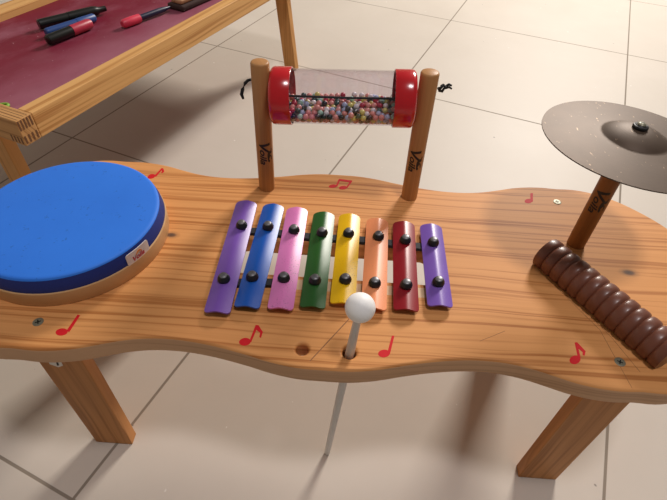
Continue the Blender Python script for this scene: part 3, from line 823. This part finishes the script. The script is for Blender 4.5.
scr_bm = bmesh.new()
add_lathe(scr_bm, [(0, 0), (5.9, 0), (6.5, .8), (6.5, 2.2), (6.1, 3.8), (5.0, 5.6), (4.5, 6.6), (4.2, 6.8)], 24)
add_lathe(scr_bm, [(4.2, 6.8), (3.8, 7.6), (2.8, 8.1), (0, 8.2)], 24, mat=1)
scr0 = None
BZ = 4.6
for (cname, hx, chips), b in zip(BARC, BARS):
    xb, yb, xf, yf = b[0], b[1], b[2], b[3]
    c = Vector(((xb + xf) / 2, (yb + yf) / 2))
    L = math.hypot(xb - xf, yb - yf)
    ang = math.atan2(yb - yf, xb - xf) - PI / 2
    o = finish('bar', bar_mesh(L), worn_paint('paint_' + cname.replace(' ', '_'), hx, chips, '4a3a30' if cname != 'violet' else 'c9b8e0'), xyl,
               loc=(c.x - XO.x, c.y - XO.y, BZ), rot=(0, 0, ang), angle=50)
    o['label'] = {'purple': 'long purple bar', 'violet': 'short violet bar'}.get(cname, cname + ' bar')
    for sx, sy in ((b[4], b[5]), (b[6], b[7])):
        lv = Matrix.Rotation(-ang, 2) @ (Vector((sx, sy)) - c)
        if scr0 is None:
            s = scr0 = finish('screw', scr_bm, [RUBBER, NUT_TOP], o, angle=35)
        else:
            s = scr0.copy()
            COL.objects.link(s)
            s.parent = o
        s.location = Vector((lv.x, lv.y, 5.4)) * MM


def strap(pts, w=4.6, z0=0.05, z1=4.4):
    bm = bmesh.new()
    n = len(pts)
    lo, hi = [], []
    for i, p in enumerate(pts):
        a, b = Vector(pts[max(0, i - 1)]), Vector(pts[min(n - 1, i + 1)])
        d = (b - a).normalized()
        nr = Vector((-d.y, d.x)) * w
        p = Vector(p)
        lo.append([bm.verts.new((*(p - nr), z0)), bm.verts.new((*(p + nr), z0))])
        hi.append([bm.verts.new((*(p - nr), z1)), bm.verts.new((*(p + nr), z1))])
    for i in range(n - 1):
        a, b, c, d = lo[i], lo[i + 1], hi[i], hi[i + 1]
        for q in ((a[0], a[1], b[1], b[0]), (c[0], d[0], d[1], c[1]), (a[0], b[0], d[0], c[0]), (a[1], c[1], d[1], b[1])):
            bm.faces.new(q)
    for i in (0, n - 1):
        bm.faces.new([lo[i][0], hi[i][0], hi[i][1], lo[i][1]])
    return finish('strap', bm, STRAP_M, xyl, smooth=False)


strap([(-116, 23.6 + 12)] + [(b[4], b[5] + 12.5) for b in BARS] + [(122, 15.5 + 12)])['label'] = 'rear strap'
strap([(-117, -58.5 + 12), (-110, -57.8 + 12), (-82, -53.5 + 12), (-49, -52 + 12)])['label'] = 'front strap'
strap([(69, -50.5 + 12), (78, -50.2 + 12), (84, -50 + 12)])['label'] = 'short leftover of the front strap'

# ---------------------------------------------------------------- the cymbal
cym = thing('cymbal', 'scuffed bronze cymbal with a raised bell on top of the right post', 'cymbal', (283.2, 39, 399.3), (-.0408, .0374, 0))
prof = [(3.5, 14.5), (10, 14.0), (17, 12.4), (23, 9.9), (27.5, 7.6), (30.2, 5.6), (31.2, 5.0), (34, 4.7), (50, 3.5), (70, 1.7), (85.7, 0)]
bm = bmesh.new()
add_lathe(bm, prof + [(r, z - 1.1) for r, z in prof[::-1]] + [prof[0]], 96)
finish('plate', bm, cymbal_mat(), cym, angle=60)
bm = bmesh.new()
add_lathe(bm, [(0, 14.1), (6.6, 14.1), (7.2, 15), (7.2, 16.4), (6.6, 17.4), (5.2, 17.8), (4.8, 18.2), (0, 18.2)], 32)
finish('washer', bm, RUBBER, cym, angle=35)
bm = bmesh.new()
add_lathe(bm, [(0, 18), (4.2, 18), (4.1, 18.8), (3.2, 19.6), (1.8, 20), (0, 20)], 24)
for a in (.4, .4 + PI / 2):
    b2 = bmesh.new()
    add_box(b2, -2.1, 2.1, -.4, .4, 19.2, 20.1)
    merge(bm, b2, 1, Matrix.Rotation(a, 4, 'Z'))
finish('screw', bm, [STEEL, DARK_STEEL], cym, angle=35)

# ---------------------------------------------------------------- the guiro
g0, g1 = Vector((231, 9, 0)), Vector((317, -122, 0))
GL = (g1 - g0).length
ga = math.atan2(g1.y - g0.y, g1.x - g0.x)
prof = [(0, 0)]
NR = 13
pit = GL / NR
for k in range(NR):
    for j in range(9):
        t = j / 8
        r = 16.9 + 2.3 * (max(0, 1 - abs(2 * t - 1) ** 2.6)) ** .5
        if k == 0 and j == 0:
            r = 12.5
        if k == NR - 1 and j == 8:
            r = 12.5
        if j == 8 and k < NR - 1:
            continue
        prof.append((r, (k + t) * pit))
prof.append((0, GL))
bm = bmesh.new()
add_lathe(bm, prof, 48, AX)
for v in bm.verts:                                          # flat underside resting on the top
    v.co.z = max(v.co.z, -11.0)
tag(finish('guiro', bm, guiro_mat(), loc=(g0.x + 5.5, g0.y + 4.5, HB + 11.1), rot=(0, 0, ga), angle=60),
    'dark brown ridged wooden guiro lying along the right end of the table', 'guiro')

# ---------------------------------------------------------------- the mallet
tip, hole = Vector((7.4, -119.2, 0)), Vector((22.9, -128.6, HB))
dv = (hole - tip).normalized()
mal = thing('mallet', 'white mallet with a round head stuck through the table hole, tip on the floor', 'mallet', tuple(tip), dv.to_track_quat('Z', 'Y').to_euler())
bm = bmesh.new()
add_lathe(bm, [(0, .3), (2.4, .3), (3.4, 1.5), (3.8, 8), (4.0, 80), (4.3, 200), (4.4, 262), (3.7, 295), (3.2, 325), (0, 325)], 24)
finish('handle', bm, WHITE_STICK, mal, angle=50)
bm = bmesh.new()
bmesh.ops.create_uvsphere(bm, u_segments=32, v_segments=20, radius=12.9)
bmesh.ops.translate(bm, vec=(0, 0, 329), verts=bm.verts)
finish('head', bm, WHITE_BALL, mal, angle=180)

# ---------------------------------------------------------------- the drawing table behind
RA = math.radians(68.763)
draw = thing('activity_table', 'low wooden table with a maroon drawing board and pens, behind the drum', 'table', (-454.5, 191.8, 0), (0, 0, RA))
Z1, Z0, BD = 280, 240, 267
LX, WY = 905, 391


def rail(x0, x1, y0, y1, mat, extra=None):
    bm = bmesh.new()
    add_box(bm, x0, x1, y0, y1, Z0, Z1, 1.6, 2)
    if extra:
        extra(bm)
    return finish('rail', bm, [mat, W_ENDG], draw, angle=60, wn=True)


def joint(bm):
    """finger joint: bars of dark end grain in two rows on the outer faces by the corner"""
    for k in range(5):
        x = 1.5 + k * 5.0
        add_box(bm, x, x + 2.6, -.25, 2, Z0 + 24, Z1 - 1.4, mat=1)
    for k in range(4):
        x = 2 + k * 6.5
        add_box(bm, x, x + 3.0, -.25, 2, Z0 + 3, Z0 + 15, mat=1)
        add_box(bm, -.25, 2, x + 1, x + 4.0, Z0 + 3, Z0 + 13, mat=1)
    for k in range(4):                                      # ply lines along the top of the short rail
        add_box(bm, 4 + 5.6 * k, 5.0 + 5.6 * k, 2, WY - 40, Z1 - 1, Z1 + .06, mat=1)


rail(27.2, LX - 30, 0, 27, W_RAIL, None)
rail(27.2, LX - 30, WY - 44, WY, W_RAIL)
rail(0, 27, 0, WY, W_RAILB, joint)
rail(LX - 29.8, LX, 0, WY, W_RAILB)
bm = bmesh.new()
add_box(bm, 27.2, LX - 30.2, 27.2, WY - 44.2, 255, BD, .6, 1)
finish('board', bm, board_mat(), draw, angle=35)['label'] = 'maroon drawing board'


def splayed_leg(x0, x1, t0, t1, f0, f1):
    """a leg of the drawing table: b range t0..t1 under the rail, f0..f1 on the floor"""
    bm = bmesh.new()
    b2 = bmesh.new()
    add_box(b2, x0, x1, 0, 1, 0, 1)
    for v in b2.verts:
        up, side = v.co.z > .5, v.co.y > .5
        v.co.z = Z0 if up else 0
        v.co.y = (t1 if side else t0) if up else (f1 if side else f0)
    bmesh.ops.bevel(b2, geom=b2.edges[:], offset=1.5, segments=2, profile=.5, affect='EDGES')
    merge(bm, b2, 0)
    finish('leg', bm, W_TLEG, draw, angle=60, wn=True)


splayed_leg(6, 26, 66, 102, 62, 98)
splayed_leg(6, 26, 300, 336, 304, 340)
splayed_leg(858, 878, 45, 82, 17, 54)
splayed_leg(858, 878, 340, 376, 395, 431)

TM = Matrix.Translation(Vector((-454.5, 191.8, 0))) @ Matrix.Rotation(RA, 4, 'Z')


def pen(name, label, cat, a, b, r, segs, mats, group='felt pens on the maroon board', z=None):
    """a and b in table coordinates; segs: (part, profile along the pen 0..1 as (radius factor, t), material)"""
    z = BD + r * 1.15 if z is None else z
    A, B = TM @ Vector((a[0], a[1], z if not isinstance(z, tuple) else z[0])), TM @ Vector((b[0], b[1], z if not isinstance(z, tuple) else z[1]))
    d = B - A
    o = thing(name, label, cat, tuple(A), d.to_track_quat('Z', 'Y').to_euler(), group)
    L = d.length
    for part, prof, m in segs:
        bm = bmesh.new()
        add_lathe(bm, [(0, prof[0][1] * L)] + [(f * r, t * L) for f, t in prof] + [(0, prof[-1][1] * L)], 24)
        finish(part, bm, m, o, angle=35)
    return o


P_BLACK = plain('pen_black', '121411', .35)
P_BLUE = plain('pen_blue', '2a4a86', .4)
P_NAVY = plain('pen_navy', '1b1c3a', .4)
P_RED = plain('pen_red', 'b02c42', .4)
P_PINK = plain('pen_pink', 'dd3e56', .4)
pen('marker', 'long thick black marker, rearmost of the three pens lying together', 'marker', (270, 251), (396, 205), 9.0,
    [('barrel', [(.8, 0), (1, .012), (1, .42), (.97, .43)], P_BLACK), ('cap', [(1.06, .43), (1.06, .8), (.9, .86), (.62, .9), (.58, 1)], P_BLACK)], None)
pen('marker', 'short blue marker between two black ones on the maroon board', 'marker', (251, 213), (352, 192), 7.6,
    [('barrel', [(.75, 0), (.95, .02), (1, .05), (1, .62)], P_BLUE), ('cap', [(1.06, .62), (1.06, .97), (.8, 1)], P_BLUE)], None, (BD + 9.5, BD + 16))
pen('marker', 'black marker with a red cap, nearest of the three together', 'marker', (225, 181), (324, 174), 9.0,
    [('barrel', [(.7, 0), (.95, .015), (1, .05), (1, .53)], P_BLACK), ('cap', [(1.05, .53), (1.05, .93), (.85, .985), (.5, 1)], P_RED)], None)
pen('marker', 'slim dark navy pen with a bright pink cap beside the eraser', 'marker', (351, 123), (470, 103), 7.6,
    [('cap', [(.7, 0), (1.05, .03), (1.12, .2), (1.05, .345)], P_PINK), ('barrel', [(.72, .345), (.74, .8), (.5, .92), (.3, 1)], P_NAVY)], None)
# board eraser
er = thing('board_eraser', 'dark felt board eraser with a tan wooden back at the rail', 'eraser', tuple(TM @ Vector((545, 92, BD))), (0, 0, RA - .08))
bm = bmesh.new()
add_box(bm, -66, 66, -22, 22, .2, 12, 4, 3)
finish('felt', bm, plain('brown_felt', '3b2622', .9, var=.2, scale=500, bump=.4), er)
bm = bmesh.new()
add_box(bm, -60, 60, -15, 15, 12, 21, 3, 3)
finish('back', bm, wood('eraser_wood', 'c79a76', 'b98964', '9a6a48', 0, 120, .4, .5, 1, 1.0), er)
# green ring
bm = bmesh.new()
n = 28
pts = []
for k in range(n + 1):
    t = 2 * PI * k / n
    pts.append((7.5 * math.cos(t), 5.5 * math.sin(t), 0))
add_tube(bm, pts, 2.1, 10)
gp = TM @ Vector((35, 71, BD + 2.3))
tag(finish('ring', bm, plain('green_plastic', '7fb23a', .35), loc=tuple(gp), rot=(0, 0, .4), angle=60),
    'small lime green plastic ring on the maroon board by the corner joint', 'ring')

# ---------------------------------------------------------------- light, world, camera
w = bpy.data.worlds.new('room_light')
S.world = w
w.use_nodes = True
bg = w.node_tree.nodes['Background']
bg.inputs[0].default_value = (1.0, .93, .86, 1)
bg.inputs[1].default_value = WORLD


def lamp(name, loc, size, power, col, target=(0, 0, 0)):
    d = bpy.data.lights.new(name, 'AREA')
    d.shape = 'RECTANGLE'
    d.size, d.size_y = size
    d.energy = power
    d.color = col
    o = bpy.data.objects.new(name, d)
    COL.objects.link(o)
    o.location = loc
    o.rotation_euler = (Vector(target) - Vector(loc)).to_track_quat('-Z', 'Y').to_euler()
    return o


for L in LAMPS:
    lamp(*L)

cd = bpy.data.cameras.new('camera')
cd.sensor_fit = 'HORIZONTAL'
cd.sensor_width = 36
cd.lens = 487.154 / 667 * 36
cd.clip_start = .02
cam = bpy.data.objects.new('camera', cd)
COL.objects.link(cam)
M = Matrix(CAM_ROT).to_4x4()
M.translation = Vector(CAM_LOC)
cam.matrix_world = M
S.camera = cam
S.view_settings.view_transform = 'Standard'
S.view_settings.look = 'None'
S.view_settings.gamma = 1
S.view_settings.use_curve_mapping = False
S.view_settings.exposure = EXPO
